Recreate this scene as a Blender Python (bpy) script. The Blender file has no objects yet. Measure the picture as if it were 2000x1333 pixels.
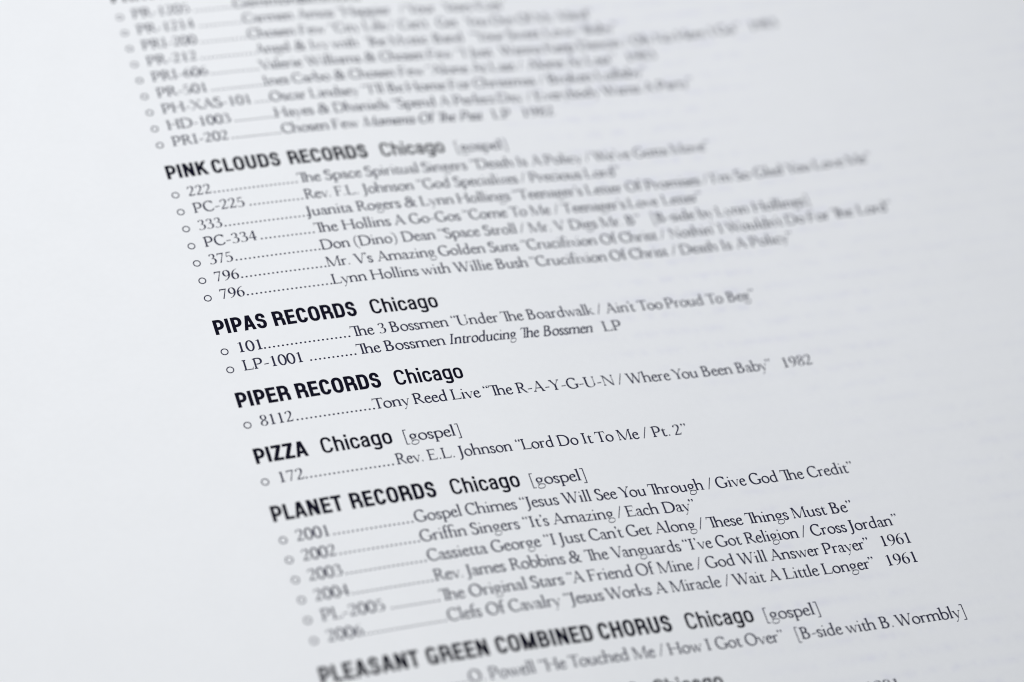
import bpy, math, random
from mathutils import Vector, Matrix
from mathutils.geometry import delaunay_2d_cdt

scene = bpy.context.scene

# ---------------------------------------------------------------- camera, light, exposure
U = 0.0036                       # one line of the listing, in metres
cam_data = bpy.data.cameras.new('camera')
cam = bpy.data.objects.new('camera', cam_data)
scene.collection.objects.link(cam)
scene.camera = cam
cam_data.sensor_fit = 'HORIZONTAL'
cam_data.sensor_width = 36.0
cam_data.lens = 118.6062
cam_data.clip_start = 0.02
cam_data.clip_end = 50.0
cam.matrix_world = Matrix(((0.92549720, 0.07521977, -0.37121006, -0.15217767), (-0.29112970, 0.76820694, -0.57017681, -0.38414880), (0.24227758, 0.63576731, 0.73287209, 0.39078593), (0, 0, 0, 1)))
cam_data.dof.use_dof = True
cam_data.dof.focus_distance = 145.5 * U
cam_data.dof.aperture_fstop = 7.7
cam_data.dof.aperture_blades = 8
cam_data.dof.aperture_rotation = 0.2

world = bpy.data.worlds.new('World')
scene.world = world
world.use_nodes = True
world.node_tree.nodes['Background'].inputs['Color'].default_value = (0.93, 0.97, 1.0, 1)
world.node_tree.nodes['Background'].inputs['Strength'].default_value = 0.23

def lamp(name, loc, target, size, power, color):
    d = bpy.data.lights.new(name, 'AREA')
    d.shape = 'RECTANGLE'; d.size = size[0]; d.size_y = size[1]
    d.energy = power; d.color = color
    o = bpy.data.objects.new(name, d)
    o.location = loc
    o.rotation_euler = (Vector(target) - Vector(loc)).to_track_quat('-Z', 'Y').to_euler()
    scene.collection.objects.link(o)
lamp('overhead_light', (-0.065, 0.02, 0.42), (-0.03, -0.03, 0.0), (0.32, 0.26), 1.70, (0.975, 0.974, 1.0))  # unseen soft lamp close above the page, placed to shape its brightness falloff
scene.view_settings.view_transform = 'Standard'
scene.view_settings.look = 'None'
scene.view_settings.exposure = 0.0
scene.view_settings.gamma = 1.0
scene.cycles.filter_width = 1.05
scene.cycles.use_denoising = True
scene.cycles.denoiser = 'OPENIMAGEDENOISE'

# ---------------------------------------------------------------- the bent page
# Page coordinates: X along the text lines, Y down the page, both in lines of
# the listing.  relief() is how far the paper dips below its middle.
ZC = [0.015237, -0.055843, -0.003074, 0.012399, 0.006072, 0.011204, -0.0007, 0.007779, 0.005946]

def relief0(X, Y):
    x = (X-14)/14; y = (Y-20)/20; c = ZC
    return 14*(c[0]*x*x+c[1]*x**3+c[2]*x**4+c[3]*x**5+c[4]*y*y+c[5]*x*x*y+c[6]*x*y*y+c[7]*y**3+c[8]*x**3*y)

def relief(X, Y):
    a = min(max(X, -1.0), 29.0); b = min(max(Y, -2.0), 44.0)
    z = relief0(a, b)
    if a != X or b != Y:
        e = 1e-3
        z += (relief0(a+e, b)-relief0(a-e, b))/(2*e)*(X-a) + (relief0(a, b+e)-relief0(a, b-e))/(2*e)*(Y-b)
    return z

def on_page(X, Y, lift=0.0):
    return (X*U, -Y*U, (lift - relief(X, Y))*U)

# ---------------------------------------------------------------- lettering
# Every glyph is drawn here from pen strokes on a 1000-unit body.  The strokes
# of one glyph are merged into one clean flat outline (no overlapping faces).
def catmull(P, n=5, closed=False):
    out = []
    m = len(P)
    rng = range(m if closed else m - 1)
    for i in rng:
        if closed:
            p0, p1, p2, p3 = P[(i-1) % m], P[i], P[(i+1) % m], P[(i+2) % m]
        else:
            p1, p2 = P[i], P[i+1]
            p0 = P[i-1] if i > 0 else (2*p1[0]-p2[0], 2*p1[1]-p2[1])
            p3 = P[i+2] if i+2 < m else (2*p2[0]-p1[0], 2*p2[1]-p1[1])
        d = [max(1e-3, math.hypot(b[0]-a[0], b[1]-a[1])) ** .5 for a, b in ((p0, p1), (p1, p2), (p2, p3))]
        def tan(k):
            m1 = (p2[k]-p1[k]) + d[1]*((p1[k]-p0[k])/d[0] - (p2[k]-p0[k])/(d[0]+d[1]))
            m2 = (p2[k]-p1[k]) + d[1]*((p3[k]-p2[k])/d[2] - (p3[k]-p1[k])/(d[1]+d[2]))
            return m1, m2
        tx, ty = tan(0), tan(1)
        for s in range(n):
            t = s / n
            h1 = 2*t**3-3*t*t+1; h2 = t**3-2*t*t+t; h3 = -2*t**3+3*t*t; h4 = t**3-t*t
            out.append((h1*p1[0]+h2*tx[0]+h3*p2[0]+h4*tx[1], h1*p1[1]+h2*ty[0]+h3*p2[1]+h4*ty[1]))
    if not closed:
        out.append(tuple(P[-1][:2]))
    return out


def hull(P):
    P = sorted(set(P))
    def half(Q):
        H = []
        for p in Q:
            while len(H) > 1 and (H[-1][0]-H[-2][0])*(p[1]-H[-2][1])-(H[-1][1]-H[-2][1])*(p[0]-H[-2][0]) <= 0: H.pop()
            H.append(p)
        return H[:-1]
    return half(P) + half(P[::-1])


class Glyph:
    def __init__(self, adv):
        self.adv = adv
        self.polys = []

    def poly(self, *pts):
        self.polys.append([tuple(p) for p in pts])

    def rect(self, x0, y0, x1, y1):
        if y1-y0 < 45:                           # hairline bars gain a little ink
            if y0 == 0: y1 += 16
            elif y1 in (655, 405): y0 -= 16
            else: y0 -= 8; y1 += 8
        self.poly((x0, y0), (x1, y0), (x1, y1), (x0, y1))

    def par(self, x0, y0, x1, y1, w):            # straight stroke with level ends
        h = w / 2
        self.poly((x0-h, y0), (x0+h, y0), (x1+h, y1), (x1-h, y1))

    def curve(self, P, thick, thin, stress=20, closed=False, n=5, taper=None, power=1.6, mono=False, ends=0):
        pts = [tuple(q) for q in P] if n == 0 else catmull(P, n, closed)
        m = len(pts)
        L, R = [], []
        for i, (x, y) in enumerate(pts):
            if closed:
                a, b = pts[i-1], pts[(i+1) % m]
            else:
                a, b = pts[max(0, i-1)], pts[min(m-1, i+1)]
            dx, dy = b[0]-a[0], b[1]-a[1]
            l = math.hypot(dx, dy) or 1
            dx /= l; dy /= l
            if mono:
                w = math.hypot(thick*dy, thin*dx)
            else:
                ang = math.atan2(dy, dx) - math.radians(stress)
                w = thin + (thick-thin) * abs(math.sin(ang)) ** power
            if taper:
                w *= taper[0] + (taper[1]-taper[0]) * i / (m-1)
            if ends:
                e_ = min(i, m-1-i) / (m-1) / .16
                if e_ < 1: w = min(w, thin*1.15 + (w-thin*1.15)*max(0, e_*ends))
            w /= 2
            L.append((x-dy*w, y+dx*w)); R.append((x+dy*w, y-dx*w))
        for i in range(m if closed else m-1):
            j = (i+1) % m
            self.polys.append(hull([L[i], L[j], R[j], R[i]]))

    def dot(self, x, y, r, ry=None, n=12):
        ry = ry or r
        self.polys.append([(x+r*math.cos(2*math.pi*k/n), y+ry*math.sin(2*math.pi*k/n)) for k in range(n)])

    def ser(self, x, y, d=1, w=80, l=52, r=52, t=48, br=30):
        """bracketed slab serif under (d=1) or over (d=-1) a stem"""
        x0, x1 = x-w/2, x+w/2
        P = [(x0-l, y), (x1+r, y), (x1+r, y+d*t)]
        if r > 5:
            P += [(x1+r*.4, y+d*(t+br*.18)), (x1+r*.12, y+d*(t+br*.5))]
        P += [(x1, y+d*(t+br)), (x0, y+d*(t+br))]
        if l > 5:
            P += [(x0-l*.12, y+d*(t+br*.5)), (x0-l*.4, y+d*(t+br*.18))]
        P += [(x0-l, y+d*t)]
        self.poly(*P)

    def flag(self, x, y, w=66, l=58):
        """slanted top-left serif of a lowercase stem, x = stem centre"""
        a, b = x-w/2, x+w/2
        self.poly((b, y+12), (a+8, y-8), (a-l-4, y-26), (a-l-10, y-50), (a-l*.35, y-52), (a, y-78), (b, y-78))

    def cstem(self, x, w=98, y0=0, y1=655, bl=52, br=52, tl=52, tr=52, bot=True, top=True):
        self.par(x, y0, x, y1, w)
        if bot: self.ser(x, y0, 1, w, bl, br)
        if top: self.ser(x, y1, -1, w, tl, tr)


def serif_font(T=112, H=64, t=99, h=62):
    F = {}
    def G(c, adv):
        g = Glyph(adv); F[c] = g; return g
    XH, CAP, ASC = 405, 655, 715
    # ---- capitals
    g = G('A', 680); g.par(96, 0, 350, 672, 42); g.par(578, 0, 336, 672, 106)
    g.rect(172, 206, 494, 244); g.ser(96, 0, 1, 30, 66, 60); g.ser(578, 0, 1, 90, 50, 48)
    g = G('B', 590); g.cstem(124, tr=0)
    g.curve([(110, 642), (250, 643), (345, 612), (385, 510), (340, 395), (240, 350), (140, 345)], T, H, 0)
    g.curve([(140, 350), (290, 348), (410, 300), (462, 185), (405, 60), (280, 13), (110, 13)], T+6, H, 0)
    g = G('C', 640)
    C_ = [(562, 540), (500, 620), (380, 657), (240, 630), (120, 510), (82, 325), (125, 150), (240, 35), (385, 3), (500, 40), (590, 132)]
    g.curve(C_, T, H, 15); g.poly((572, 665), (584, 665), (592, 470), (576, 470), (556, 560), (530, 610))
    g = G('D', 735); g.cstem(126, tr=0, br=0)
    g.curve([(110, 642), (330, 642), (505, 590), (625, 470), (650, 325), (615, 175), (500, 55), (330, 13), (110, 13)], T+4, H, 5)
    g = G('E', 575); g.cstem(124, tr=0, br=0); g.rect(110, 619, 480, CAP)
    g.poly((430, 655), (484, 655), (498, 515), (484, 515), (462, 590), (430, 632)); g.rect(120, 324, 390, 360)
    g.poly((384, 420), (396, 420), (396, 260), (384, 260), (372, 320), (350, 330), (350, 354), (372, 362))
    g.rect(110, 0, 500, 36); g.poly((430, 0), (520, 0), (552, 158), (536, 158), (490, 62), (430, 24))
    g = G('F', 530); g.cstem(124, tr=0); g.rect(110, 619, 470, CAP)
    g.poly((430, 655), (476, 655), (490, 505), (476, 505), (454, 590), (420, 632)); g.rect(120, 316, 380, 352)
    g.poly((374, 412), (386, 412), (386, 250), (374, 250), (362, 312), (340, 322), (340, 346), (362, 354))
    g = G('G', 715)
    g.curve(C_[:-2] + [(500, 28), (590, 66)], T, H, 15); g.poly((572, 665), (584, 665), (592, 480), (576, 480), (556, 560), (530, 610))
    g.par(602, 45, 602, 285, T); g.ser(602, 285, -1, T, 60, 50)
    g = G('H', 775); g.cstem(128); g.cstem(647); g.rect(128, 320, 647, 356)
    g = G('I', 352); g.cstem(176, bl=58, br=58, tl=58, tr=58)
    g = G('J', 350); g.par(196, 90, 196, CAP, T); g.ser(196, CAP, -1, T, 40, 40)
    g.curve([(196, 100), (190, -30), (150, -125), (85, -170), (20, -178)], T, H, 20); g.dot(34, -160, 28)
    g = G('K', 690); g.cstem(124); g.par(160, 290, 540, 650, 46); g.ser(540, CAP, -1, 36, 66, 60)
    g.par(618, 0, 300, 412, 114); g.ser(612, 0, 1, 100, 50, 60)
    g = G('L', 560); g.cstem(124, br=0); g.rect(110, 0, 495, 36)
    g.poly((410, 0), (510, 0), (548, 172), (532, 172), (480, 66), (410, 24))
    g = G('M', 880); g.cstem(128, w=44, tl=50, bl=46, br=46, tr=0); g.par(415, 0, 150, CAP, 102)
    g.par(430, 0, 742, CAP, 42); g.cstem(752, w=84, tl=0)
    g = G('N', 750); g.cstem(128, w=44, tl=60, tr=0, bl=46, br=46); g.par(620, -8, 132, CAP, 106)
    g.cstem(634, w=44, bot=False, tl=46, tr=46); g.rect(600, -8, 651, 60)
    g = G('O', 750)
    O_ = [(375+290*math.cos(a), 328+328*math.sin(a)) for a in [k*math.pi/8 for k in range(16)]]
    g.curve(O_, T+2, H, 18, closed=True, n=3)
    g = G('P', 555); g.cstem(124, tr=0)
    g.curve([(110, 642), (300, 643), (420, 595), (468, 480), (430, 350), (320, 290), (190, 288)], T+2, H, 5)
    g = G('R', 615); g.cstem(124, tr=0)
    g.curve([(110, 642), (270, 643), (385, 600), (425, 500), (385, 385), (280, 340), (150, 338)], T, H, 5)
    g.par(540, 14, 265, 345, 114); g.poly((490, 0), (630, 0), (630, 16), (592, 24), (500, 75))
    g = G('S', 468)
    g.curve([(372, 530), (330, 625), (225, 658), (125, 615), (92, 515), (150, 410), (275, 335), (375, 255), (392, 145), (325, 35), (215, 0), (110, 35), (62, 140)], T+8, H, -5, power=1.3, ends=1)
    g.poly((362, 655), (378, 655), (386, 480), (372, 480), (350, 560), (340, 610)); g.poly((50, 2), (66, 2), (92, 60), (74, 130), (60, 190), (46, 190))
    def capT(g, w=632):
        g.cstem(316, bl=50, br=50, top=False); g.rect(60, 617, w-56, CAP)
        g.poly((52, 672), (66, 672), (90, 655), (160, 630), (80, 590), (44, 495), (28, 495))
    g = G('T', 630); capT(g)
    g.poly((580, 672), (566, 672), (542, 655), (472, 630), (552, 590), (588, 495), (604, 495))
    g = G('U', 715); g.par(132, 200, 132, CAP, T); g.ser(132, CAP, -1, T); g.par(584, 200, 584, CAP, 42); g.ser(584, CAP, -1, 32, 52, 52)
    g.curve([(132, 210), (150, 100), (235, 20), (370, 2), (500, 45), (572, 120), (584, 210)], T, 28, 20)
    g = G('V', 660); g.par(345, -10, 90, CAP, 108); g.par(345, -10, 570, CAP, 42); g.ser(90, CAP, -1, 90, 46, 46); g.ser(570, CAP, -1, 30, 60, 56)
    g = G('W', 950); g.par(300, -10, 88, CAP, 106); g.par(300, -10, 468, CAP, 40); g.par(655, -10, 436, CAP, 106); g.par(655, -10, 858, CAP, 42)
    g.ser(88, CAP, -1, 90, 44, 40); g.ser(440, CAP, -1, 90, 44, 20); g.ser(858, CAP, -1, 30, 60, 52)
    g = G('X', 680); g.par(580, 0, 110, CAP, 110); g.par(96, 0, 555, CAP, 42)
    g.ser(110, CAP, -1, 90); g.ser(580, 0, 1, 92); g.ser(555, CAP, -1, 30, 56, 56); g.ser(96, 0, 1, 30, 56, 56)
    g = G('Y', 620); g.par(316, 0, 316, 310, T); g.ser(316, 0, 1, T, 46, 46); g.par(318, 280, 88, CAP, 106); g.par(322, 280, 530, CAP, 42)
    g.ser(88, CAP, -1, 88, 42, 42); g.ser(530, CAP, -1, 30, 58, 54)
    g = G('Z', 610); g.par(100, 0, 510, CAP, 112); g.rect(90, 619, 545, CAP); g.rect(60, 0, 540, 36)
    g.poly((90, 655), (130, 655), (80, 505), (66, 505)); g.poly((500, 0), (545, 0), (572, 160), (556, 160))
    g = G('&', 740)
    g.curve([(400, 330), (465, 420), (480, 530), (430, 630), (340, 658), (245, 610), (225, 510), (290, 370), (420, 200), (560, 60), (660, 10), (720, 20)], T, H, 0)
    g.curve([(330, 350), (180, 280), (90, 170), (120, 50), (240, 0), (380, 30), (500, 130), (590, 270), (620, 380)], T-6, H, 10)
    g.rect(550, 366, 700, 398)
    # ---- lowercase
    g = G('a', 412)
    g.curve([(78, 318), (110, 372), (175, 402), (250, 380), (282, 310), (284, 190), (286, 80), (312, 18), (365, 18), (402, 50)], t, h, 20)
    g.curve([(284, 252), (190, 228), (100, 185), (58, 105), (92, 22), (170, 4), (285, 62)], t-22, 32, 0); g.dot(86, 318, 28, 34)
    def bowl(g, x):            # round bowl on the right of a stem at x
        g.curve([(x+10, 320), (x+80, 385), (x+190, 400), (x+305, 335), (x+340, 205), (x+290, 70), (x+185, 5), (x+80, 15), (x+5, 62)], t+2, h, 12)
    def lbowl(g, x):
        g.curve([(x, 345), (x-60, 392), (x-140, 400), (x-265, 340), (x-318, 195), (x-265, 55), (x-165, 8), (x-75, 30), (x, 82)], t+2, h, 20)
    def lstem(g, x, top=ASC, bl=44, br=44, foot=True, y0=0, fl=True):
        g.par(x, y0, x, top-20 if fl else top, t)
        if fl: g.flag(x, top, t)
        if foot: g.ser(x, y0, 1, t, bl, br, 40, 22)
    g = G('b', 500); lstem(g, 100, foot=False, y0=20); bowl(g, 100)
    g = G('c', 420); g.curve([(352, 325), (300, 385), (220, 402), (115, 345), (68, 200), (110, 62), (215, 5), (310, 25), (385, 98)], t+2, h, 20); g.dot(340, 325, 30, 34)
    g = G('d', 520); lstem(g, 392, foot=False, y0=40); lbowl(g, 392); g.poly((358, 60), (427, 80), (427, 35), (490, 30), (490, 12), (358, -14))
    g = G('e', 412); g.curve([(330, 262), (325, 335), (270, 392), (205, 402), (110, 345), (68, 200), (110, 62), (215, 5), (305, 25), (378, 98)], t+2, h, 20)
    g.rect(84, 234, 366, 270); g.poly((320, 240), (366, 240), (358, 290), (330, 330), (305, 330))
    def eff(g, x=125, hook=True, bar=250):
        g.par(x, 0, x, 560, t); g.ser(x, 0, 1, t, 44, 56, 40, 22); g.rect(36, 378, bar, 412)
        if hook: g.curve([(x, 550), (x+12, 640), (x+60, 700), (x+130, 712), (x+180, 690)], t, h, 20); g.dot(x+165, 676, 26)
    g = G('f', 285); eff(g)
    g = G('g', 455)
    g.curve([(205+128*math.cos(a), 272+130*math.sin(a)) for a in [k*math.pi/6 for k in range(12)]], t-2, h, 15, closed=True, n=3)
    g.curve([(300, 350), (360, 372), (425, 385)], 34, 34, 0, mono=True)
    g.curve([(150, 158), (95, 110), (90, 65), (150, 38), (290, 30), (390, 5), (425, -70), (375, -170), (250, -228), (120, -220), (50, -160), (65, -80), (140, -10), (180, 30)], 52, 26, 70, power=1.2)
    g = G('h', 530); lstem(g, 98)
    def arch(g, x, x2, foot=True):
        g.curve([(x+15, 300), (x+75, 362), (x+160, 398), (x2-45, 380), (x2-4, 310), (x2, 230)], t+4, h, 25); g.par(x2, 0, x2, 250, t)
        if foot: g.ser(x2, 0, 1, t, 42, 44, 40, 22)
    arch(g, 98, 408)
    g = G('i', 258); lstem(g, 128, XH); g.dot(122, 590, 42)
    g = G('ı', 258); lstem(g, 128, XH)
    g = G('k', 495); lstem(g, 98); g.par(130, 165, 375, 395, 40); g.ser(370, XH, -1, 30, 44, 44, 38, 16); g.par(415, 0, 195, 255, 98); g.ser(420, 0, 1, 80, 36, 40, 38, 16)
    g = G('l', 252); lstem(g, 126)
    g = G('m', 808); lstem(g, 98, XH); arch(g, 98, 398); arch(g, 398, 698)
    g = G('n', 535); lstem(g, 98, XH); arch(g, 98, 408)
    g = G('o', 505)
    g.curve([(252+184*math.cos(a), 203+198*math.sin(a)) for a in [k*math.pi/6 for k in range(12)]], t+4, h, 22, closed=True, n=3)
    g = G('p', 515); lstem(g, 104, XH, y0=-242, bl=36, br=40); bowl(g, 104)
    g = G('r', 365); lstem(g, 104, XH, br=46); g.curve([(120, 285), (175, 355), (240, 394), (310, 390)], 40, h, 0); g.dot(306, 366, 34, 36)
    g = G('s', 345); g.curve([(272, 318), (240, 382), (165, 403), (90, 370), (72, 305), (125, 235), (220, 180), (268, 108), (235, 28), (150, 0), (80, 28), (50, 105)], t+6, h, -5, power=1.3, ends=1)
    g.poly((262, 400), (276, 400), (284, 292), (270, 292), (254, 350)); g.poly((40, 2), (54, 2), (74, 46), (62, 100), (50, 138), (38, 138))
    g = G('t', 310); g.par(128, 80, 128, 420, t); g.poly((93, 380), (163, 380), (163, 520), (150, 520), (120, 450), (40, 400), (36, 384), (93, 384)); g.rect(36, 378, 275, 412)
    g.curve([(128, 100), (140, 40), (190, 10), (240, 16), (292, 58)], t, h, 20)
    g = G('u', 530); g.par(104, 130, 104, XH-20, t); g.flag(104, XH, t, 56); g.curve([(104, 150), (115, 60), (190, 8), (290, 28), (392, 105)], t, h, 20)
    g.par(398, 40, 398, XH-20, t); g.flag(398, XH, t, 56); g.poly((363, 60), (433, 80), (433, 35), (496, 30), (496, 12), (363, -14))
    g = G('v', 465); g.par(240, -10, 72, XH, 90); g.par(240, -10, 395, XH, 38); g.ser(72, XH, -1, 74, 36, 36, 38, 16); g.ser(395, XH, -1, 28, 44, 42, 38, 16)
    g = G('w', 690); g.par(220, -10, 72, XH, 88); g.par(220, -10, 352, XH, 36); g.par(478, -10, 332, XH, 88); g.par(478, -10, 618, XH, 38)
    g.ser(72, XH, -1, 72, 36, 36, 38, 16); g.ser(335, XH, -1, 72, 36, 10, 38, 16); g.ser(618, XH, -1, 28, 44, 42, 38, 16)
    g = G('x', 480); g.par(395, 0, 85, XH, 94); g.par(80, 0, 378, XH, 38); g.ser(85, XH, -1, 76, 34, 34, 38, 16); g.ser(395, 0, 1, 76, 34, 34, 38, 16)
    g.ser(378, XH, -1, 28, 40, 40, 38, 16); g.ser(80, 0, 1, 28, 40, 40, 38, 16)
    g = G('y', 465); g.par(255, 0, 72, XH, 90); g.curve([(395, 400), (300, 150), (235, -20), (180, -150), (110, -222)], 28, 28, 0, mono=True)
    g.ser(72, XH, -1, 74, 36, 36, 38, 16); g.ser(395, XH, -1, 28, 44, 42, 38, 16); g.dot(112, -206, 36, 32)
    g = G('z', 420); g.par(80, 0, 330, XH, 90); g.rect(60, 370, 362, XH); g.rect(46, 0, 362, 36); g.poly((60, 405), (95, 405), (64, 296), (50, 296)); g.poly((330, 0), (366, 0), (386, 112), (370, 112))
    # ---- figures
    D = 470
    g = G('0', D); g.curve([(235+178*math.cos(a), 318+320*math.sin(a)) for a in [k*math.pi/6 for k in range(12)]], T-4, H, 0, closed=True, n=4)
    g = G('1', D); g.par(240, 0, 240, 625, T-6); g.ser(240, 0, 1, T-6, 66, 66); g.poly((279, 645), (262, 645), (110, 580), (112, 560), (201, 578), (201, 540), (279, 540))
    g = G('2', D); g.curve([(70, 500), (115, 600), (215, 638), (320, 595), (350, 490), (310, 360), (200, 200), (60, 20)], T-4, 26, 15); g.poly((40, 0), (385, 0), (435, 150), (418, 150), (360, 72), (70, 66), (40, 18))
    g = G('3', D); g.curve([(80, 530), (130, 612), (215, 638), (310, 595), (335, 500), (285, 390), (170, 335)], T-10, 26, 10)
    g.curve([(170, 340), (290, 335), (370, 270), (388, 165), (320, 45), (190, 0), (90, 20), (48, 60)], T-4, 26, 0); g.dot(68, 55, 30)
    g = G('4', D); g.par(318, 0, 318, 640, T-8); g.par(36, 175, 320, 640, 40); g.rect(26, 165, 445, 218); g.ser(318, 0, 1, T-8, 46, 46, 14, 18)
    g = G('5', D); g.poly((130, 636), (372, 636), (412, 690), (400, 696), (345, 575), (125, 570)); g.par(88, 340, 132, 636, 36)
    g.curve([(90, 340), (190, 392), (310, 350), (378, 220), (340, 80), (220, 2), (110, 14), (52, 58)], T, 26, 0); g.dot(70, 52, 30)
    g = G('6', D); g.curve([(390, 640), (260, 590), (130, 450), (72, 260), (100, 90), (200, 2), (320, 35), (392, 180), (345, 330), (240, 380), (140, 335), (90, 265)], T-2, 26, 10)
    g = G('7', D); g.poly((52, 636), (425, 636), (425, 618), (390, 560), (100, 566), (60, 470), (44, 470)); g.poly((425, 618), (350, 560), (130, 0), (205, 0), (300, 290))
    g = G('8', D)
    g.curve([(240, 330), (350, 400), (370, 520), (320, 612), (235, 638), (140, 600), (110, 500), (170, 390), (300, 300), (388, 210), (370, 80), (235, 0), (100, 60), (78, 170), (140, 270)], T-12, 26, -10, closed=True)
    g = G('9', D); g.curve([(80, -2), (210, 48), (340, 190), (398, 380), (370, 550), (270, 637), (150, 603), (78, 455), (125, 310), (230, 258), (330, 303), (382, 375)], T-2, 26, 10)
    # ---- points
    g = G('.', 250); g.dot(118, 38, 44)
    g = G('-', 330); g.poly((40, 182), (290, 202), (290, 256), (40, 236))
    def comma(g, x, y, s=1):
        g.dot(x, y, 54); g.curve([(x+s*22, y+s*14), (x+s*30, y-s*50), (x-s*28, y-s*118)], 56, 46, 0, mono=True, taper=(1.1, .4))
    g = G('’', 215); comma(g, 104, 628)
    g = G('”', 385); comma(g, 100, 628); comma(g, 276, 628)
    g = G('“', 385); comma(g, 120, 560, -1); comma(g, 292, 560, -1)
    g = G('/', 330); g.par(18, -20, 306, 690, 54)
    g = G('(', 330); g.curve([(290, 700), (150, 560), (95, 270), (150, -20), (290, -170)], 66, 16, 0)
    g = G(')', 330); g.curve([(40, 700), (180, 560), (235, 270), (180, -20), (40, -170)], 66, 16, 0)
    g = G('[', 330); g.par(122, -180, 122, 710, 56); g.rect(100, 682, 270, 716); g.rect(100, -186, 270, -152)
    g = G(']', 330); g.par(208, -180, 208, 710, 56); g.rect(60, 682, 230, 716); g.rect(60, -186, 230, -152)
    g = G(' ', 215)
    # ---- ligatures
    g = G('Ť', 940); capT(g, 600); g.rect(316, 617, 545, CAP); g.par(510, 0, 510, 650, t); g.ser(510, 0, 1, t, 42, 44, 40, 22); g.poly((475, 590), (545, 590), (545, 662), (520, 672), (475, 655))
    arch(g, 510, 818)
    g = G('ﬁ', 530); eff(g, 125, True, 400); g.polys.pop(); g.curve([(125+90, 706), (330, 712), (400, 660)], 50, 40, 0, mono=True); g.dot(388, 640, 32)
    g.par(398, 0, 398, 400, t); g.ser(398, 0, 1, t, 42, 44, 40, 22)
    g = G('ﬃ', 800); eff(g, 125, True, 670); eff(g, 395, True, 670); g.curve([(485, 706), (600, 712), (672, 660)], 50, 40, 0, mono=True)
    g.par(668, 0, 668, 400, t); g.ser(668, 0, 1, t, 42, 44, 40, 22)
    for c, g in F.items():                       # fit the side bearings
        k = 22 if (c.islower() or c == 'Ť') else 10 if c.isupper() else 0
        if k:
            g.adv -= k
            g.polys = [[(x-k*.5, y) for x, y in p] for p in g.polys]
    F['“'].adv -= 40; F['’'].adv -= 40
    return F


KERN = {'B.': -30, 'O.': -50, 'R.': -20, 'To': -70, 'Yo': -80, 'Va': -70, 'Wa': -50, 'We': -50, 'Wo': -50, 'Ye': -70, 'V’': -60, 'AY': -40, 'LY': -60,
        'v.': -50, 'r.': -40, 'y”': -50, 'n’': -30, '’t': -60, '’s': -30, 'Pt': -10, 'Ty': -60, 'av': -20, 'va': -20,
        'wa': -15, 'ry': -10, 'fs': -10, 'F.': -80, 'w ': -10, 'Av': -40, '“A': -60, '“J': -30, 'r”': -30, 'e”': -10}


def slanted(F):
    """italic: narrowed, sloped and heavier, with pen-like joins"""
    out = {}
    for c, g in F.items():
        n = Glyph(g.adv * (.86 if c.islower() or c == 'Ť' else .92))
        k = .86 if c.islower() or c == 'Ť' else .92
        n.polys = [[(x*k + .30*y - 30, y) for x, y in p] for p in g.polys]
        out[c] = n
    return out


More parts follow.
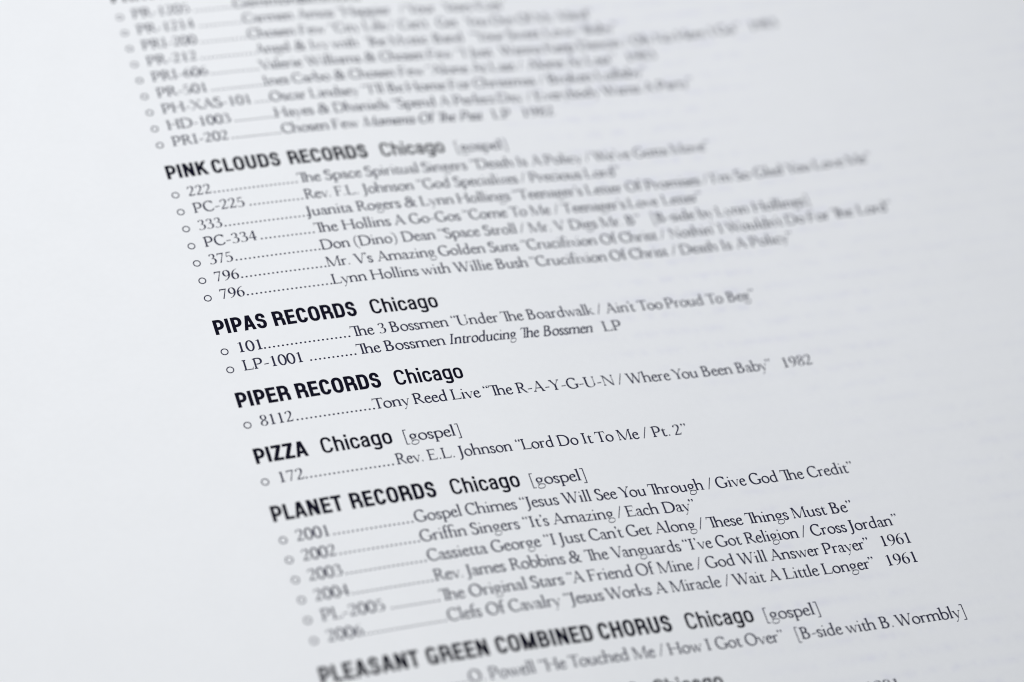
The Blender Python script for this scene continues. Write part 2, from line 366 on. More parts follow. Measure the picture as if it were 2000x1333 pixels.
def sans_font(V, Hh, medium=False):
    F = {}
    def G(c, adv):
        g = Glyph(adv); F[c] = g; return g
    CAP, XH = 712, 522
    v = V/2; hh = Hh/2
    a = 50 + v                      # left stem centre
    def bar(g, x0, x1, yc, w=Hh): g.rect(x0, yc-w/2, x1, yc+w/2)
    def stem(g, x, y0=0, y1=CAP): g.par(x, y0, x, y1, V)
    top, bot = CAP+12-hh, -12+hh
    def arc(cx, cy, rx, ry, a0, a1, n=9):
        P = []
        for q in range(n+1):
            an = math.radians(a0 + (a1-a0)*q/n)
            c_, s_ = math.cos(an), math.sin(an)
            P.append((cx + rx*math.copysign(abs(c_)**.88, c_), cy + ry*math.copysign(abs(s_)**.88, s_)))
        return P
    def bez(p0, p1, p2, p3, n=9):
        return [tuple((1-t)**3*p0[k]+3*(1-t)**2*t*p1[k]+3*(1-t)*t*t*p2[k]+t**3*p3[k] for k in (0, 1)) for t in [q/n for q in range(n+1)]]
    def line(g, P, w=V, h_=Hh, closed=False):
        Q = [P[0]]
        for p in P[1:]:
            if math.hypot(p[0]-Q[-1][0], p[1]-Q[-1][1]) > 2: Q.append(p)
        g.curve(Q, w, h_, mono=True, closed=closed, n=0)
    def oval(x0, x1, y0, y1, ry):
        cx, rx = (x0+x1)/2, (x1-x0)/2
        return arc(cx, y1-ry, rx, ry, 0, 180, 14) + arc(cx, y0+ry, rx, ry, 180, 360, 14)[:-1]
    def bowl(g, x0, xr, y0, y1, fx=.45):       # square-shouldered bowl on a stem
        m, ry = (y0+y1)/2, (y1-y0)/2
        r = min(xr-x0-40, ry*1.05)
        line(g, [(x0, y1), (xr-r, y1)] + arc(xr-r, y1-min(ry, r), r, min(ry, r), 90, 0) + arc(xr-r, y0+min(ry, r), r, min(ry, r), 0, -90) + [(x0, y0)])
    g = G('A', 572); g.par(16+v, 0, 286-18, CAP, V*.98); g.par(556-v, 0, 286+18, CAP, V*.98); bar(g, 140, 432, 205, Hh*.95)
    m = 374
    g = G('B', 574); stem(g, a); bowl(g, a, 516-v, m, CAP-hh); bowl(g, a, 534-v, hh, m)
    l, r = 38+v, 512-v
    cx, rx = (l+r)/2, (r-l)/2
    g = G('C', 548); line(g, arc(cx, top-200, rx, 200, 4, 180, 14) + arc(cx, bot+200, rx, 200, 180, 352, 14))
    g = G('G', 588); line(g, arc(cx+7, top-185, rx+7, 185, 16, 180, 14) + arc(cx+7, bot+200, rx+7, 200, 180, 355, 14)); bar(g, 300, r+14+v, 318, Hh*.86); g.rect(r+14-v*.1, 0, r+14+v, 330); g.rect(r+14-v, 170, r+14+v, 330)
    g = G('D', 576); stem(g, a); line(g, [(a, CAP-hh), (300, CAP-hh)] + arc(300, CAP-hh-200, 538-v-300, 200, 90, 0) + arc(300, hh+200, 538-v-300, 200, 0, -90) + [(a, hh)])
    g = G('E', 508); stem(g, a); bar(g, 50, 474, CAP-hh); bar(g, 50, 450, 366); bar(g, 50, 480, hh)
    g = G('H', 592); stem(g, a); stem(g, 542-v); bar(g, 50, 542, 375)
    g = G('I', 50+50+V); stem(g, a)
    g = G('K', 584); stem(g, a); g.par(a, 235, 480, CAP, V*1.18); g.par(500, 0, 270, 430, V*1.16)
    g = G('L', 470); stem(g, a); bar(g, 50, 454, hh)
    g = G('M', 728); stem(g, a); stem(g, 678-v); g.par(364, 0, 50+v+6, CAP, V*.98); g.par(364, 0, 678-v-6, CAP, V*.98)
    g = G('N', 594); stem(g, a); stem(g, 544-v); g.par(544-v, 0, a, CAP, V*1.12)
    g = G('O', 576); line(g, oval(38+v, 538-v, bot, top, 205), closed=True)
    g = G('P', 536); stem(g, a); bowl(g, a, 518-v, 292, CAP-hh)
    g = G('R', 580); stem(g, a); bowl(g, a, 524-v, 330, CAP-hh); line(g, [(340, 330)] + bez((380, 330), (470, 325), (472, 250), (474, 170), 7) + bez((474, 170), (475, 90), (478, 45), (482, 0), 5))
    l, r = 44+v, 492-v
    cx, rx = (l+r)/2, (r-l)/2
    g = G('S', 536); line(g, [(r-4, 486)] + arc(cx-2, top-165, rx-2, 165, 0, 180, 14) + bez((l, top-168), (l, 350), (r+6, 430), (r+6, bot+172), 14) + arc(cx, bot+172, rx+6, 172, 0, -180, 14) + [(l-6, 236)], V*.97)
    g = G('T', 490); stem(g, 245); bar(g, 14, 476, CAP-hh)
    g = G('U', 576); line(g, [(a, CAP)] + arc(288, bot+190, 238-v, 190, 180, 360, 14) + [(526-v, CAP)])
    g = G('Z', 500); bar(g, 30, 470, CAP-hh); bar(g, 26, 476, hh); g.par(26+v*1.2, Hh*.6, 470-v*1.2, CAP-Hh*.6, V*1.2)
    # lowercase for the town names
    xt, xb = XH+10-hh, -10+hh
    l, r = 34+v, 420-v
    cx, rx = (l+r)/2, (r-l)/2
    g = G('c', 442); line(g, [(r, 338)] + arc(cx, xt-140, rx, 140, 0, 180, 12) + arc(cx, xb+140, rx, 140, 180, 360, 12) + [(r, 190)])
    g = G('h', 482); g.par(44+v, 0, 44+v, CAP, V); line(g, arc((44+440)/2, xt-130, 198-v, 130, 165, 0, 12) + [(440-v, 0)])
    g = G('i', 88+V); g.par(44+v, 0, 44+v, XH, V); g.par(44+v, CAP-Hh*1.2, 44+v, CAP, V)
    g = G('o', 480); line(g, oval(34+v, 446-v, xb, xt, 145), closed=True)
    l, r = 34+v, 404-v
    g = G('a', 456); line(g, [(l+14, 352)] + arc((l+r)/2+7, xt-120, (r-l)/2-7, 120, 175, 0, 12) + [(r, 120)] + [(r, 60), (r+8, 0)])
    line(g, bez((r, 315), (r-60, 270), (l, 320), (l, 160), 8) + bez((l, 160), (l, 60), (l+40, xb), (l+90, xb), 6) + bez((l+90, xb), (r-60, xb), (r, 90), (r, 175), 6), V*.94, Hh*.9)
    g = G('g', 482); r = 440-v
    line(g, [(r, XH), (r, 0)] + arc((r+34+v)/2, -50, (r-34-v)/2, 145-hh, 0, -168, 12)); line(g, oval(34+v, r, 4+hh, xt, 140), closed=True)
    g = G(' ', 230)
    return F


def build_tris(g):
    """merge the strokes of a glyph into one set of non-overlapping triangles"""
    vs, fs = [], []
    for p in g.polys:
        ar = sum(p[i][0]*p[(i+1) % len(p)][1]-p[(i+1) % len(p)][0]*p[i][1] for i in range(len(p)))
        if abs(ar) < 2: continue
        if ar < 0: p = p[::-1]
        b = len(vs); vs += [Vector((x, y)) for x, y in p]; fs.append(list(range(b, b+len(p))))
    if not fs: return [], []
    r = delaunay_2d_cdt(vs, [], fs, 1, 0.05)
    V_, F_, of = r[0], r[2], r[5]
    tris = [tuple(f) for f, o in zip(F_, of) if o]
    out = []
    for f in tris:
        x = [V_[i] for i in f]
        cr = (x[1][0]-x[0][0])*(x[2][1]-x[0][1])-(x[2][0]-x[0][0])*(x[1][1]-x[0][1])
        out.append(f if cr > 0 else f[::-1])
    used = sorted({i for f in out for i in f}); mp = {u: k for k, u in enumerate(used)}
    return [(V_[i][0], V_[i][1]) for i in used], [tuple(mp[i] for i in f) for f in out]

# ---------------------------------------------------------------- what is printed
# style: s serif, i italic, b bold sans, m medium sans; word = (text, style, pen x, width)
LINES = [
 ["H", 0, [["PHASE", "b", -0.196, 0.984]], None],
 ["E", 1.116, [["Gemmons", "s", 5.383, 0.854], ["Simmons", "s", 8.579, 0.854]], ["PR-1205", "s", 0.573, 0.815]],
 ["E", 2.116, [["Carmen", "s", 5.587, 0.813], ["Amos", "s", 8.235, 0.797], ["“Happier", "s", 10.2, 0.78], ["/", "s", 13.335, 0.766], ["Your", "s", 13.737, 0.758], ["Years", "s", 15.572, 0.744], ["Eyes”", "s", 17.254, 0.732]], ["PR-1214", "s", 0.573, 0.809]],
 ["E", 3.116, [["Chosen", "s", 5.571, 0.822], ["Few", "s", 8.072, 0.812], ["“City", "s", 9.516, 0.803], ["Life", "s", 11.25, 0.795], ["/", "s", 12.526, 0.79], ["Can’t", "s", 12.997, 0.784], ["Get", "s", 14.916, 0.775], ["You", "s", 16.398, 0.766], ["Out", "s", 17.705, 0.758], ["Of", "s", 19.046, 0.752], ["My", "s", 19.955, 0.746], ["Mind”", "s", 21.15, 0.737]], ["PRI-200", "s", 0.573, 0.798]],
 ["E", 4.116, [["Angel", "s", 5.691, 0.76], ["&", "s", 7.566, 0.762], ["Ivy", "s", 8.305, 0.764], ["with", "s", 9.408, 0.766], ["Ťe", "s", 11.09, 0.768], ["Mystic", "s", 12.242, 0.771], ["Band", "s", 14.451, 0.774], ["“Your", "s", 16.362, 0.777], ["Sweet", "s", 18.218, 0.78], ["Love", "s", 20.134, 0.783], ["/", "s", 21.744, 0.784], ["Baby”", "s", 22.185, 0.786]], ["PR-212", "s", 0.573, 0.817]],
 ["E", 5.116, [["Valerie", "s", 5.647, 0.796], ["Williams", "s", 7.878, 0.795], ["&", "s", 10.716, 0.794], ["Chosen", "s", 11.491, 0.794], ["Few", "s", 13.887, 0.793], ["“I", "s", 15.311, 0.793], ["Just", "s", 15.998, 0.792], ["Wanna", "s", 17.537, 0.791], ["Keep", "s", 19.825, 0.791], ["Dancin", "s", 21.544, 0.79], ["/", "s", 23.923, 0.789], ["Oh", "s", 24.307, 0.789], ["No", "s", 25.452, 0.788], ["Here", "s", 26.592, 0.788], ["I", "s", 28.284, 0.788], ["Go”", "s", 28.694, 0.787], ["1983", "s", 30.371, 0.786]], ["PRI-606", "s", 0.573, 0.813]],
 ["E", 6.116, [["Ines", "s", 5.545, 0.791], ["Carbo", "s", 6.932, 0.795], ["&", "s", 8.937, 0.798], ["Chosen", "s", 9.697, 0.802], ["Few", "s", 12.144, 0.806], ["“Alone", "s", 13.547, 0.81], ["At", "s", 15.78, 0.814], ["Last", "s", 16.728, 0.816], ["/", "s", 18.163, 0.818], ["Alone", "s", 18.607, 0.821], ["At", "s", 20.624, 0.824], ["Last”", "s", 21.614, 0.827], ["1983", "s", 23.661, 0.832]], ["PR-501", "s", 0.572, 0.829]],
 ["E", 7.116, [["Oscar", "s", 5.596, 0.802], ["Lindsey", "s", 7.517, 0.806], ["“I’ll", "s", 10.062, 0.809], ["Be", "s", 11.306, 0.811], ["Home", "s", 12.226, 0.814], ["For", "s", 14.358, 0.816], ["Christmas", "s", 15.575, 0.82], ["/", "s", 18.915, 0.823], ["Broken", "s", 19.35, 0.826], ["Lullaby”", "s", 21.813, 0.83]], ["PH-XAS-101", "s", 0.573, 0.813]],
 ["E", 8.116, [["Hayes", "s", 5.573, 0.813], ["&", "s", 7.611, 0.812], ["Dhaniels", "s", 8.382, 0.811], ["“Spend", "s", 11.224, 0.81], ["A", "s", 13.575, 0.809], ["Perfect", "s", 14.269, 0.808], ["Day", "s", 16.503, 0.808], ["/", "s", 17.948, 0.807], ["Everybody", "s", 18.368, 0.806], ["Wants", "s", 21.807, 0.805], ["A", "s", 23.917, 0.804], ["Party”", "s", 24.606, 0.804]], ["HD-1003", "s", 0.57, 0.802]],
 ["E", 9.116, [["Chosen", "s", 5.646, 0.797], ["Few", "s", 8.055, 0.814], ["Moments", "i", 9.51, 0.801], ["Of", "i", 12.22, 0.816], ["Ťe", "i", 13.139, 0.824], ["Past", "i", 14.271, 0.833], ["LP", "s", 15.917, 0.878], ["1982", "s", 17.373, 0.893]], ["PRI-202", "s", 0.573, 0.809]],
 ["H", 11.007, [["PINK", "b", -0.152, 0.978], ["CLOUDS", "b", 1.935, 0.982], ["RECORDS", "b", 5.474, 0.976], ["Chicago", "m", 9.859, 1.017], ["[gospel]", "s", 13.448, 0.887]], None],
 ["E", 12.123, [["Ťe", "s", 5.612, 0.825], ["Space", "s", 6.874, 0.823], ["Spiritual", "s", 8.783, 0.819], ["Singers", "s", 11.531, 0.815], ["“Death", "s", 13.897, 0.812], ["Is", "s", 16.17, 0.809], ["A", "s", 16.916, 0.808], ["Policy", "s", 17.574, 0.806], ["/", "s", 19.628, 0.804], ["We’ve", "s", 20.039, 0.802], ["Gotta", "s", 22.053, 0.799], ["Move”", "s", 23.924, 0.796]], ["222", "s", 0.547, 0.782]],
 ["E", 13.123, [["Rev.", "s", 5.669, 0.772], ["F.L.", "s", 7.088, 0.776], ["Johnson", "s", 8.383, 0.782], ["“God", "s", 11.008, 0.79], ["Specializes", "s", 12.788, 0.798], ["/", "s", 16.079, 0.803], ["Precious", "s", 16.5, 0.808], ["Lord”", "s", 19.262, 0.816]], ["PC-225", "s", 0.573, 0.807]],
 ["E", 14.123, [["Juanita", "s", 5.464, 0.813], ["Rogers", "s", 7.836, 0.812], ["&", "s", 10.077, 0.812], ["Lynn", "s", 10.854, 0.812], ["Hollings", "s", 12.638, 0.811], ["“Teenager’s", "s", 15.355, 0.811], ["Letter", "s", 18.998, 0.81], ["Of", "s", 20.982, 0.81], ["Promises", "s", 21.965, 0.809], ["/", "s", 24.889, 0.809], ["I’m", "s", 25.26, 0.809], ["So", "s", 26.5, 0.809], ["Glad", "s", 27.458, 0.809], ["You", "s", 29.093, 0.808], ["Love", "s", 30.479, 0.808], ["Me”", "s", 32.137, 0.808]], ["333", "s", 0.547, 0.78]],
 ["E", 15.123, [["Ťe", "s", 5.596, 0.827], ["Hollins", "s", 6.875, 0.823], ["A", "s", 9.312, 0.819], ["Go-Gos", "s", 10.039, 0.816], ["“Come", "s", 12.636, 0.811], ["To", "s", 14.919, 0.807], ["Me", "s", 15.896, 0.805], ["/", "s", 17.088, 0.803], ["Teenager’s", "s", 17.506, 0.799], ["Love", "s", 20.776, 0.794], ["Letter”", "s", 22.487, 0.79]], ["PC-334", "s", 0.573, 0.818]],
 ["E", 16.123, [["Don", "s", 5.609, 0.797], ["(Dino)", "s", 7.125, 0.798], ["Dean", "s", 9.395, 0.8], ["“Space", "s", 11.142, 0.802], ["Stroll", "s", 13.313, 0.803], ["/", "s", 15.082, 0.804], ["Mr.", "s", 15.505, 0.805], ["V", "s", 16.798, 0.806], ["Digs", "s", 17.512, 0.807], ["Mr.", "s", 19.039, 0.808], ["B”", "s", 20.329, 0.809], ["[B-side", "s", 21.578, 0.811], ["by", "s", 23.944, 0.812], ["Lynn", "s", 24.838, 0.813], ["Hollings]", "s", 26.677, 0.815]], ["375", "s", 0.547, 0.78]],
 ["E", 17.123, [["Mr.", "s", 5.588, 0.804], ["V’s", "s", 6.911, 0.804], ["Amazing", "s", 7.948, 0.803], ["Golden", "s", 10.838, 0.803], ["Suns", "s", 13.257, 0.802], ["“Crucifixion", "s", 14.834, 0.802], ["Of", "s", 18.715, 0.801], ["Christ", "s", 19.675, 0.801], ["/", "s", 21.701, 0.801], ["Nothin’", "s", 22.135, 0.8], ["I", "s", 24.592, 0.8], ["Wouldn’t", "s", 25.012, 0.8], ["Do", "s", 27.973, 0.799], ["For", "s", 29.1, 0.799], ["Ťe", "s", 30.325, 0.799], ["Lord”", "s", 31.595, 0.798]], ["796", "s", 0.547, 0.789]],
 ["E", 18.123, [["Lynn", "s", 5.59, 0.799], ["Hollins", "s", 7.373, 0.802], ["with", "s", 9.761, 0.804], ["Willie", "s", 11.3, 0.806], ["Bush", "s", 13.309, 0.808], ["“Crucifixion", "s", 14.948, 0.811], ["Of", "s", 18.854, 0.813], ["Christ", "s", 19.832, 0.815], ["/", "s", 21.921, 0.816], ["Death", "s", 22.334, 0.818], ["Is", "s", 24.374, 0.819], ["A", "s", 25.12, 0.82], ["Policy”", "s", 25.827, 0.821]], ["796", "s", 0.547, 0.789]],
 ["H", 20.014, [["PIPAS", "b", -0.18, 0.976], ["RECORDS", "b", 2.435, 0.978], ["Chicago", "m", 6.845, 1.018]], None],
 ["E", 21.13, [["Ťe", "s", 5.632, 0.801], ["3", "s", 6.877, 0.8], ["Bossmen", "s", 7.41, 0.8], ["“Under", "s", 10.249, 0.799], ["Ťe", "s", 12.614, 0.798], ["Boardwalk", "s", 13.838, 0.797], ["/", "s", 17.214, 0.797], ["Ain’t", "s", 17.637, 0.796], ["Too", "s", 19.227, 0.796], ["Proud", "s", 20.57, 0.795], ["To", "s", 22.6, 0.794], ["Beg”", "s", 23.612, 0.794]], ["101", "s", 0.547, 0.842]],
 ["E", 22.13, [["Ťe", "s", 5.629, 0.822], ["Bossmen", "s", 6.879, 0.828], ["Introducing", "i", 9.82, 0.805], ["Ťe", "i", 13.171, 0.811], ["Bossmen", "i", 14.263, 0.816], ["LP", "s", 17.171, 0.854]], ["LP-1001", "s", 0.573, 0.815]],
 ["H", 24.021, [["PIPER", "b", -0.189, 0.984], ["RECORDS", "b", 2.404, 0.982], ["Chicago", "m", 6.817, 1.018]], None],
 ["E", 25.137, [["Tony", "s", 5.509, 0.833], ["Reed", "s", 7.323, 0.83], ["Live", "s", 9.055, 0.827], ["“Ťe", "s", 10.535, 0.824], ["R-A-Y-G-U-N", "s", 12.08, 0.819], ["/", "s", 16.886, 0.814], ["Where", "s", 17.328, 0.811], ["You", "s", 19.545, 0.808], ["Been", "s", 20.945, 0.805], ["Baby”", "s", 22.621, 0.802], ["1982", "s", 24.867, 0.798]], ["8112", "s", 0.547, 0.78]],
 ["H", 27.028, [["PIZZA", "b", -0.167, 0.982], ["Chicago", "m", 2.723, 1.02], ["[gospel]", "s", 6.309, 0.885]], None],
 ["E", 28.144, [["Rev.", "s", 5.701, 0.758], ["E.L.", "s", 7.111, 0.768], ["Johnson", "s", 8.476, 0.781], ["“Lord", "s", 11.101, 0.797], ["Do", "s", 13.044, 0.806], ["It", "s", 14.164, 0.812], ["To", "s", 14.831, 0.818], ["Me", "s", 15.836, 0.825], ["/", "s", 17.044, 0.83], ["Pt.", "s", 17.506, 0.834], ["2”", "s", 18.522, 0.84]], ["172", "s", 0.547, 0.819]],
 ["H", 30.036, [["PLANET", "b", -0.201, 0.976], ["RECORDS", "b", 3.176, 0.978], ["Chicago", "m", 7.589, 1.017], ["[gospel]", "s", 11.129, 0.887]], None],
 ["E", 31.151, [["Gospel", "s", 5.639, 0.803], ["Chimes", "s", 7.904, 0.805], ["“Jesus", "s", 10.35, 0.807], ["Will", "s", 12.307, 0.808], ["See", "s", 13.816, 0.809], ["You", "s", 14.966, 0.81], ["Ťrough", "s", 16.316, 0.812], ["/", "s", 19.083, 0.813], ["Give", "s", 19.489, 0.814], ["God", "s", 21.099, 0.815], ["Ťe", "s", 22.636, 0.816], ["Credit”", "s", 23.891, 0.817]], ["2001", "s", 0.547, 0.788]],
 ["E", 32.151, [["Grifﬁn", "s", 5.601, 0.808], ["Singers", "s", 7.841, 0.812], ["“It’s", "s", 10.179, 0.816], ["Amazing", "s", 11.527, 0.821], ["/", "s", 14.493, 0.824], ["Each", "s", 14.907, 0.826], ["Day”", "s", 16.633, 0.83]], ["2002", "s", 0.547, 0.78]],
 ["E", 33.151, [["Cassietta", "s", 5.633, 0.806], ["George", "s", 8.444, 0.811], ["“I", "s", 10.818, 0.813], ["Just", "s", 11.49, 0.815], ["Can’t", "s", 12.86, 0.818], ["Get", "s", 14.588, 0.82], ["Along", "s", 15.908, 0.823], ["/", "s", 17.962, 0.825], ["Ťese", "s", 18.387, 0.827], ["Ťings", "s", 20.226, 0.831], ["Must", "s", 22.385, 0.834], ["Be”", "s", 24.24, 0.837]], ["2003", "s", 0.547, 0.781]],
 ["E", 34.151, [["Rev.", "s", 5.651, 0.786], ["James", "s", 7.029, 0.789], ["Robbins", "s", 8.989, 0.793], ["&", "s", 11.59, 0.796], ["Ťe", "s", 12.378, 0.798], ["Vanguards", "s", 13.593, 0.802], ["“I’ve", "s", 16.884, 0.806], ["Got", "s", 18.423, 0.808], ["Religion", "s", 19.818, 0.812], ["/", "s", 22.48, 0.814], ["Cross", "s", 22.931, 0.816], ["Jordan”", "s", 24.751, 0.82]], ["2004", "s", 0.547, 0.788]],
 ["E", 35.151, [["Ťe", "s", 5.611, 0.826], ["Original", "s", 6.87, 0.824], ["Stars", "s", 9.603, 0.822], ["“A", "s", 11.222, 0.821], ["Friend", "s", 12.163, 0.82], ["Of", "s", 14.355, 0.818], ["Mine", "s", 15.357, 0.817], ["/", "s", 17.164, 0.816], ["God", "s", 17.592, 0.815], ["Will", "s", 19.145, 0.814], ["Answer", "s", 20.632, 0.812], ["Prayer”", "s", 23.147, 0.81], ["1961", "s", 25.885, 0.808]], ["PL-2005", "s", 0.573, 0.816]],
 ["E", 36.151, [["Clefs", "s", 5.644, 0.813], ["Of", "s", 7.317, 0.814], ["Cavalry", "s", 8.318, 0.815], ["“Jesus", "s", 10.759, 0.818], ["Works", "s", 12.668, 0.82], ["A", "s", 14.901, 0.821], ["Miracle", "s", 15.598, 0.822], ["/", "s", 18.127, 0.824], ["Wait", "s", 18.541, 0.825], ["A", "s", 20.198, 0.826], ["Little", "s", 20.927, 0.827], ["Longer”", "s", 22.754, 0.829], ["1961", "s", 25.76, 0.832]], ["2006", "s", 0.547, 0.816]],
 ["H", 38.043, [["PLEASANT", "b", -0.252, 0.987], ["GREEN", "b", 4.223, 0.979], ["COMBINED", "b", 7.197, 0.988], ["CHORUS", "b", 11.723, 0.986], ["Chicago", "m", 15.677, 1.022], ["[gospel]", "s", 19.255, 0.895]], None],
 ["E", 39.158, [["O.", "s", 5.673, 0.783], ["Powell", "s", 6.56, 0.787], ["“He", "s", 8.712, 0.793], ["Touched", "s", 10.038, 0.798], ["Me", "s", 12.861, 0.804], ["/", "s", 14.05, 0.806], ["How", "s", 14.471, 0.809], ["I", "s", 16.18, 0.812], ["Got", "s", 16.633, 0.815], ["Over”", "s", 17.999, 0.82], ["[B-side", "s", 20.328, 0.827], ["with", "s", 22.725, 0.832], ["B.", "s", 24.335, 0.835], ["Wormbly]", "s", 25.094, 0.841]], ["1021", "s", 0.547, 0.815]],
 ["H", 41.05, [["RECORDS", "b", 8.818, 0.978], ["Chicago", "m", 13.242, 1.017]], None],
 ["E", 42.165, [["1981", "s", 22.529, 0.879]], None],
]

# ---------------------------------------------------------------- materials
def new_mat(name):
    m = bpy.data.materials.new(name); m.use_nodes = True
    return m, m.node_tree, m.node_tree.nodes['Principled BSDF']

def paper_mat():
    m, nt, b = new_mat('uncoated_paper')
    N = nt.nodes.new; L = nt.links.new
    tc = N('ShaderNodeTexCoord')
    # soft fibre mottle
    n1 = N('ShaderNodeTexNoise'); n1.inputs['Scale'].default_value = 900; n1.inputs['Detail'].default_value = 5
    n2 = N('ShaderNodeTexNoise'); n2.inputs['Scale'].default_value = 140; n2.inputs['Detail'].default_value = 4
    L(tc.outputs['Object'], n1.inputs['Vector']); L(tc.outputs['Object'], n2.inputs['Vector'])
    # print on the back of the leaf ghosting through as faint bands of words
    sep = N('ShaderNodeSeparateXYZ'); L(tc.outputs['Object'], sep.inputs[0])
    def math_(op, a, b_=None, c=None):
        n = N('ShaderNodeMath'); n.operation = op
        for i, v in enumerate((a, b_, c)):
            if v is None: continue
            if isinstance(v, (int, float)): n.inputs[i].default_value = v
            else: L(v, n.inputs[i])
        return n.outputs[0]
    row = math_('FRACT', math_('MULTIPLY', sep.outputs['Y'], 1/U))
    band = math_('SMOOTH_MIN', math_('MULTIPLY', math_('ABSOLUTE', math_('SUBTRACT', row, 0.5)), 3.0), 1.0, 0.2)
    band = math_('SUBTRACT', 1.0, band)
    mp = N('ShaderNodeMapping'); mp.inputs['Scale'].default_value = (420, 1/U, 1)
    L(tc.outputs['Object'], mp.inputs['Vector'])
    n3 = N('ShaderNodeTexNoise'); n3.inputs['Scale'].default_value = 1.0; n3.inputs['Detail'].default_value = 3
    L(mp.outputs[0], n3.inputs['Vector'])
    n4 = N('ShaderNodeTexNoise'); n4.inputs['Scale'].default_value = 16; n4.inputs['Detail'].default_value = 2
    L(tc.outputs['Object'], n4.inputs['Vector'])
    r4 = N('ShaderNodeMapRange'); r4.inputs[1].default_value = .42; r4.inputs[2].default_value = .62; L(n4.outputs[0], r4.inputs[0])
    r3 = N('ShaderNodeMapRange'); r3.inputs[1].default_value = .38; r3.inputs[2].default_value = .66; L(n3.outputs[0], r3.inputs[0])
    # only behind the set column, never behind the margin
    column = N('ShaderNodeMapRange'); column.interpolation_type = 'SMOOTHSTEP'
    for i_, v_ in ((1, 9*U), (2, 22*U), (3, 0.0), (4, 0.32)): column.inputs[i_].default_value = v_
    L(sep.outputs['X'], column.inputs[0])
    ghost = math_('MULTIPLY', math_('ADD', 0.13, math_('MULTIPLY', math_('MULTIPLY', band, r3.outputs[0]), r4.outputs[0])), column.outputs[0])
    mix = N('ShaderNodeMix'); mix.data_type = 'RGBA'
    mix.inputs[6].default_value = (0.86, 0.875, 0.885, 1); mix.inputs[7].default_value = (0.64, 0.645, 0.80, 1)
    L(ghost, mix.inputs[0])
    mo = N('ShaderNodeMix'); mo.data_type = 'RGBA'; mo.blend_type = 'MULTIPLY'; mo.inputs[0].default_value = 1.0
    rr = N('ShaderNodeMapRange'); rr.inputs[1].default_value = .3; rr.inputs[2].default_value = .7; rr.inputs[3].default_value = .972; rr.inputs[4].default_value = 1.0
    av = math_('MULTIPLY', math_('ADD', n1.outputs[0], n2.outputs[0]), 0.5)
    L(av, rr.inputs[0])
    cc = N('ShaderNodeCombineColor')
    for i in range(3): L(rr.outputs[0], cc.inputs[i])
    L(mix.outputs[2], mo.inputs[6]); L(cc.outputs[0], mo.inputs[7])
    L(mo.outputs[2], b.inputs['Base Color'])
    b.inputs['Roughness'].default_value = 0.55
    b.inputs['Specular IOR Level'].default_value = 0.35
    bp = N('ShaderNodeBump'); bp.inputs['Strength'].default_value = 0.25; bp.inputs['Distance'].default_value = 0.00004
    L(n1.outputs[0], bp.inputs['Height']); L(bp.outputs[0], b.inputs['Normal'])
    return m

def ink_mat(name, col):
    m, nt, b = new_mat(name)
    N = nt.nodes.new; L = nt.links.new
    tc = N('ShaderNodeTexCoord'); n = N('ShaderNodeTexNoise'); n.inputs['Scale'].default_value = 2500; n.inputs['Detail'].default_value = 3
    L(tc.outputs['Object'], n.inputs['Vector'])
    r = N('ShaderNodeValToRGB'); r.color_ramp.elements[0].position = .3; r.color_ramp.elements[1].position = .75
    r.color_ramp.elements[0].color = (*[c*.8 for c in col], 1); r.color_ramp.elements[1].color = (*[c*1.7 for c in col], 1)
    L(n.outputs[0], r.inputs[0]); L(r.outputs[0], b.inputs['Base Color'])
    b.inputs['Roughness'].default_value = 0.7; b.inputs['Specular IOR Level'].default_value = 0.04
    return m

def block_mat():
    m, nt, b = new_mat('stacked_page_edges')
    N = nt.nodes.new; L = nt.links.new
    tc = N('ShaderNodeTexCoord'); mp = N('ShaderNodeMapping'); mp.inputs['Scale'].default_value = (3, 3, 9000)
    n = N('ShaderNodeTexNoise'); n.inputs['Scale'].default_value = 1.0
    L(tc.outputs['Object'], mp.inputs[0]); L(mp.outputs[0], n.inputs['Vector'])
    r = N('ShaderNodeValToRGB'); r.color_ramp.elements[0].color = (.5, .5, .48, 1); r.color_ramp.elements[1].color = (.8, .8, .78, 1)
    L(n.outputs[0], r.inputs[0]); L(r.outputs[0], b.inputs['Base Color']); b.inputs['Roughness'].default_value = .8
    return m

def table_mat():
    m, nt, b = new_mat('pale_table_laminate')
    N = nt.nodes.new; L = nt.links.new
    tc = N('ShaderNodeTexCoord'); n = N('ShaderNodeTexNoise'); n.inputs['Scale'].default_value = 30; n.inputs['Detail'].default_value = 6
    L(tc.outputs['Object'], n.inputs['Vector'])
    r = N('ShaderNodeValToRGB'); r.color_ramp.elements[0].color = (.42, .42, .43, 1); r.color_ramp.elements[1].color = (.5, .5, .5, 1)
    L(n.outputs[0], r.inputs[0]); L(r.outputs[0], b.inputs['Base Color']); b.inputs['Roughness'].default_value = .5
    return m

PAPER_M = paper_mat()
INK = ink_mat('black_text_ink', (0.024, 0.025, 0.050))
INKB = ink_mat('black_heading_ink', (0.004, 0.004, 0.012))

# ---------------------------------------------------------------- building helpers
def link_mesh(name, verts, faces, mat, parent=None, smooth=False):
    me = bpy.data.meshes.new(name); me.from_pydata(verts, [], faces); me.materials.append(mat)
    if smooth:
        me.polygons.foreach_set('use_smooth', [True]*len(me.polygons))
    me.update()
    o = bpy.data.objects.new(name, me); scene.collection.objects.link(o)
    if parent: o.parent = parent
    return o

FONTS = {}
FONTS['s'] = serif_font(); FONTS['i'] = slanted(serif_font(126, 70, 116, 68))
FONTS['b'] = sans_font(163, 134); FONTS['m'] = sans_font(120, 102)
EMY = {'s': 0.865, 'i': 0.865, 'b': 1.14, 'm': 1.13}
TRIS = {}

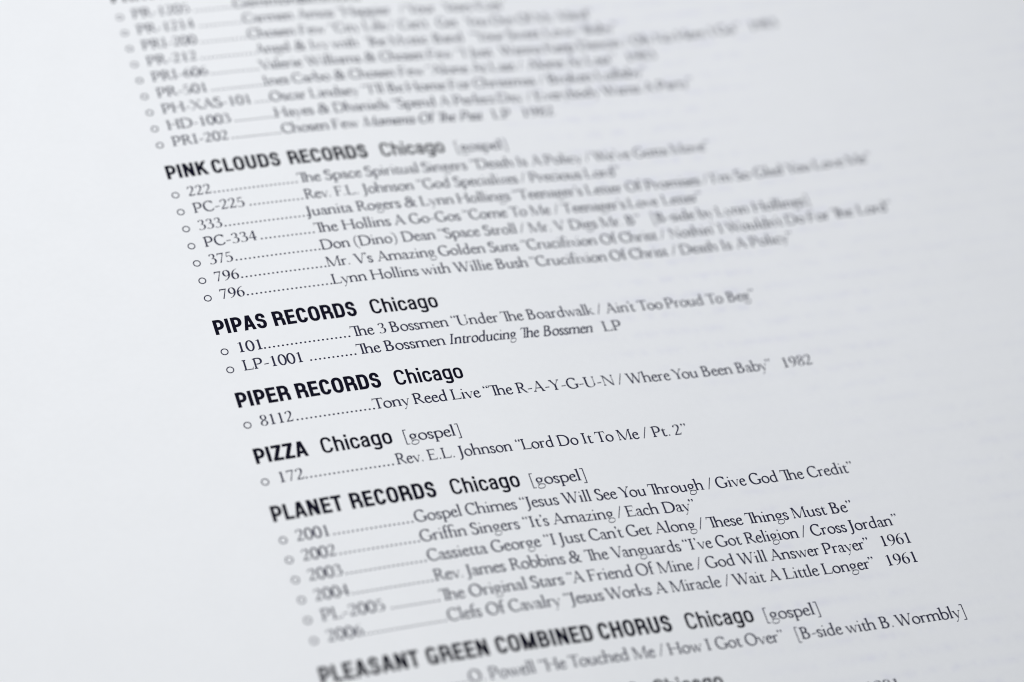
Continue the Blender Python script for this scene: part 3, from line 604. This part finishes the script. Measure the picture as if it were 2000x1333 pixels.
def type_word(text, style, x, k, Y, V, F, lift=0.004):
    """set one word on the baseline Y, pen starting at x, into the lists V, F"""
    font = FONTS[style]; sy = EMY[style]/1000; sx = k/1000
    prev = ''
    for c in text:
        if style in 'si': x += KERN.get(prev+c, 0)*sx
        key = (style, c)
        if key not in TRIS: TRIS[key] = build_tris(font[c])
        v, f = TRIS[key]; b = len(V)
        V += [on_page(x+p*sx, Y-q*sy, lift) for p, q in v]
        F += [tuple(i+b for i in t) for t in f]
        x += font[c].adv*sx; prev = c
    return x

def ring(cx, cy, r0, r1, V, F, n=28):
    b = len(V)
    for k in range(n):
        a = 2*math.pi*k/n
        V += [on_page(cx+r1*math.cos(a), cy+1.06*r1*math.sin(a), .004), on_page(cx+r0*math.cos(a), cy+1.06*r0*math.sin(a), .004)]
    for k in range(n):
        i, j = b+2*k, b+2*((k+1) % n)
        F.append((i, i+1, j+1, j))

def disc(cx, cy, rx, ry, V, F, n=10):
    b = len(V)
    V += [on_page(cx+rx*math.cos(2*math.pi*k/n), cy-ry*math.sin(2*math.pi*k/n), .004) for k in range(n)]
    F.append(tuple(range(b, b+n)))

# ---------------------------------------------------------------- the book
X0, X1, Y0, Y1 = -15.5, 50.0, -16.0, 58.0
book = bpy.data.objects.new('book', None); scene.collection.objects.link(book)
book['label'] = 'open white book page printed with black listings of song titles under bold headings'
book['category'] = 'book'

def sheet(name, top, thick, step, mat):
    nx = int(round((X1-X0)/step)); ny = int(round((Y1-Y0)/step))
    V = []; F = []
    for s in (0, 1):
        for j in range(ny+1):
            for i in range(nx+1):
                V.append(on_page(X0+(X1-X0)*i/nx, Y0+(Y1-Y0)*j/ny, top - s*thick))
    w = nx+1; o = w*(ny+1)
    for j in range(ny):
        for i in range(nx):
            a = j*w+i
            F.append((a, a+w, a+w+1, a+1)); F.append((o+a, o+a+1, o+a+w+1, o+a+w))
    for i in range(nx):
        F.append((i, i+1, o+i+1, o+i)); a = ny*w+i; F.append((a+1, a, o+a, o+a+1))
    for j in range(ny):
        a = j*w; F.append((a+w, a, o+a, o+a+w)); a = j*w+nx; F.append((a, a+w, o+a+w, o+a))
    return link_mesh(name, V, F, mat, book, True)

page = sheet('page', 0.0, 0.03, 0.5, PAPER_M)
block = sheet('page_block', -0.045, 3.2, 2.0, block_mat())

HEAD_LABELS = {0: 'bold black heading cut off by the top edge', 11.007: 'bold black heading that begins with the colour pink', 20.014: 'bold black heading above the entry numbered 101', 24.021: 'bold black heading above the entry numbered 8112', 27.028: 'shortest bold black heading, five letters long', 30.036: 'bold black heading above the entries numbered 2001 to 2006', 38.043: 'longest bold black heading, near the bottom edge', 41.05: 'bold black heading cut off by the bottom edge'}
TAB = 5.6505; NUM = 0.5874; BUL = 0.1631; DOT = 0.1985
for kind, Y, words, num in LINES:
    if kind == 'H':
        V, F = [], []
        for t, st, x, k in words:
            if st == 'b': type_word(t, st, x, k, Y, V, F)
        head = link_mesh('heading', V, F, INKB, book)
        if Y in HEAD_LABELS: head['label'] = HEAD_LABELS[Y]
        for t, st, x, k in words:
            if st == 'b': continue
            V, F = [], []
            type_word(t, st, x, k, Y, V, F)
            link_mesh('city_name' if st == 'm' else 'genre_note', V, F, INKB if st == 'm' else INK, head)
    else:
        parts = {'title': [], 'italic_title': [], 'release_year': [], 'format_note': [], 'side_note': []}
        side = False
        for w in words:
            side = side or w[0].startswith('[')
            parts['side_note' if side else 'italic_title' if w[1] == 'i' else 'format_note' if w[0] == 'LP'
                  else 'release_year' if len(w[0]) == 4 and w[0].isdigit() else 'title'].append(w)
        entry = None
        for name in parts:
            if not parts[name] and name != 'title': continue
            V, F = [], []
            for t, st, x, k in parts[name]: type_word(t, st, x, k, Y, V, F)
            o = link_mesh('listing_entry' if name == 'title' else name, V, F, INK, entry or book)
            entry = entry or o
        V, F = [], []
        ring(0.0, Y-BUL, .123, .173, V, F)
        link_mesh('bullet', V, F, INK, entry)
        if num:
            V, F = [], []
            xe = type_word(num[0], num[1], num[2], num[3], Y, V, F)
            link_mesh('catalogue_number', V, F, INK, entry)
            V, F = [], []
            x = TAB - 0.13
            while x > xe + (0.10 if '-' in num[0] else -0.03):
                disc(x, Y-0.036, .050, .048, V, F)
                x -= DOT
            link_mesh('dot_leader', V, F, INK, entry)

# ---------------------------------------------------------------- the table under the book
zt = min((on_page(x, y, -3.3)[2] for x in (X0, X1, 14) for y in (Y0, Y1, 20))) - 0.0002
t = link_mesh('table_top', [(-1.2, -1.1, zt-.03), (1.4, -1.1, zt-.03), (1.4, .9, zt-.03), (-1.2, .9, zt-.03), (-1.2, -1.1, zt), (1.4, -1.1, zt), (1.4, .9, zt), (-1.2, .9, zt)],
              [(0, 3, 2, 1), (4, 5, 6, 7), (0, 1, 5, 4), (1, 2, 6, 5), (2, 3, 7, 6), (3, 0, 4, 7)], table_mat())
t['kind'] = 'structure'
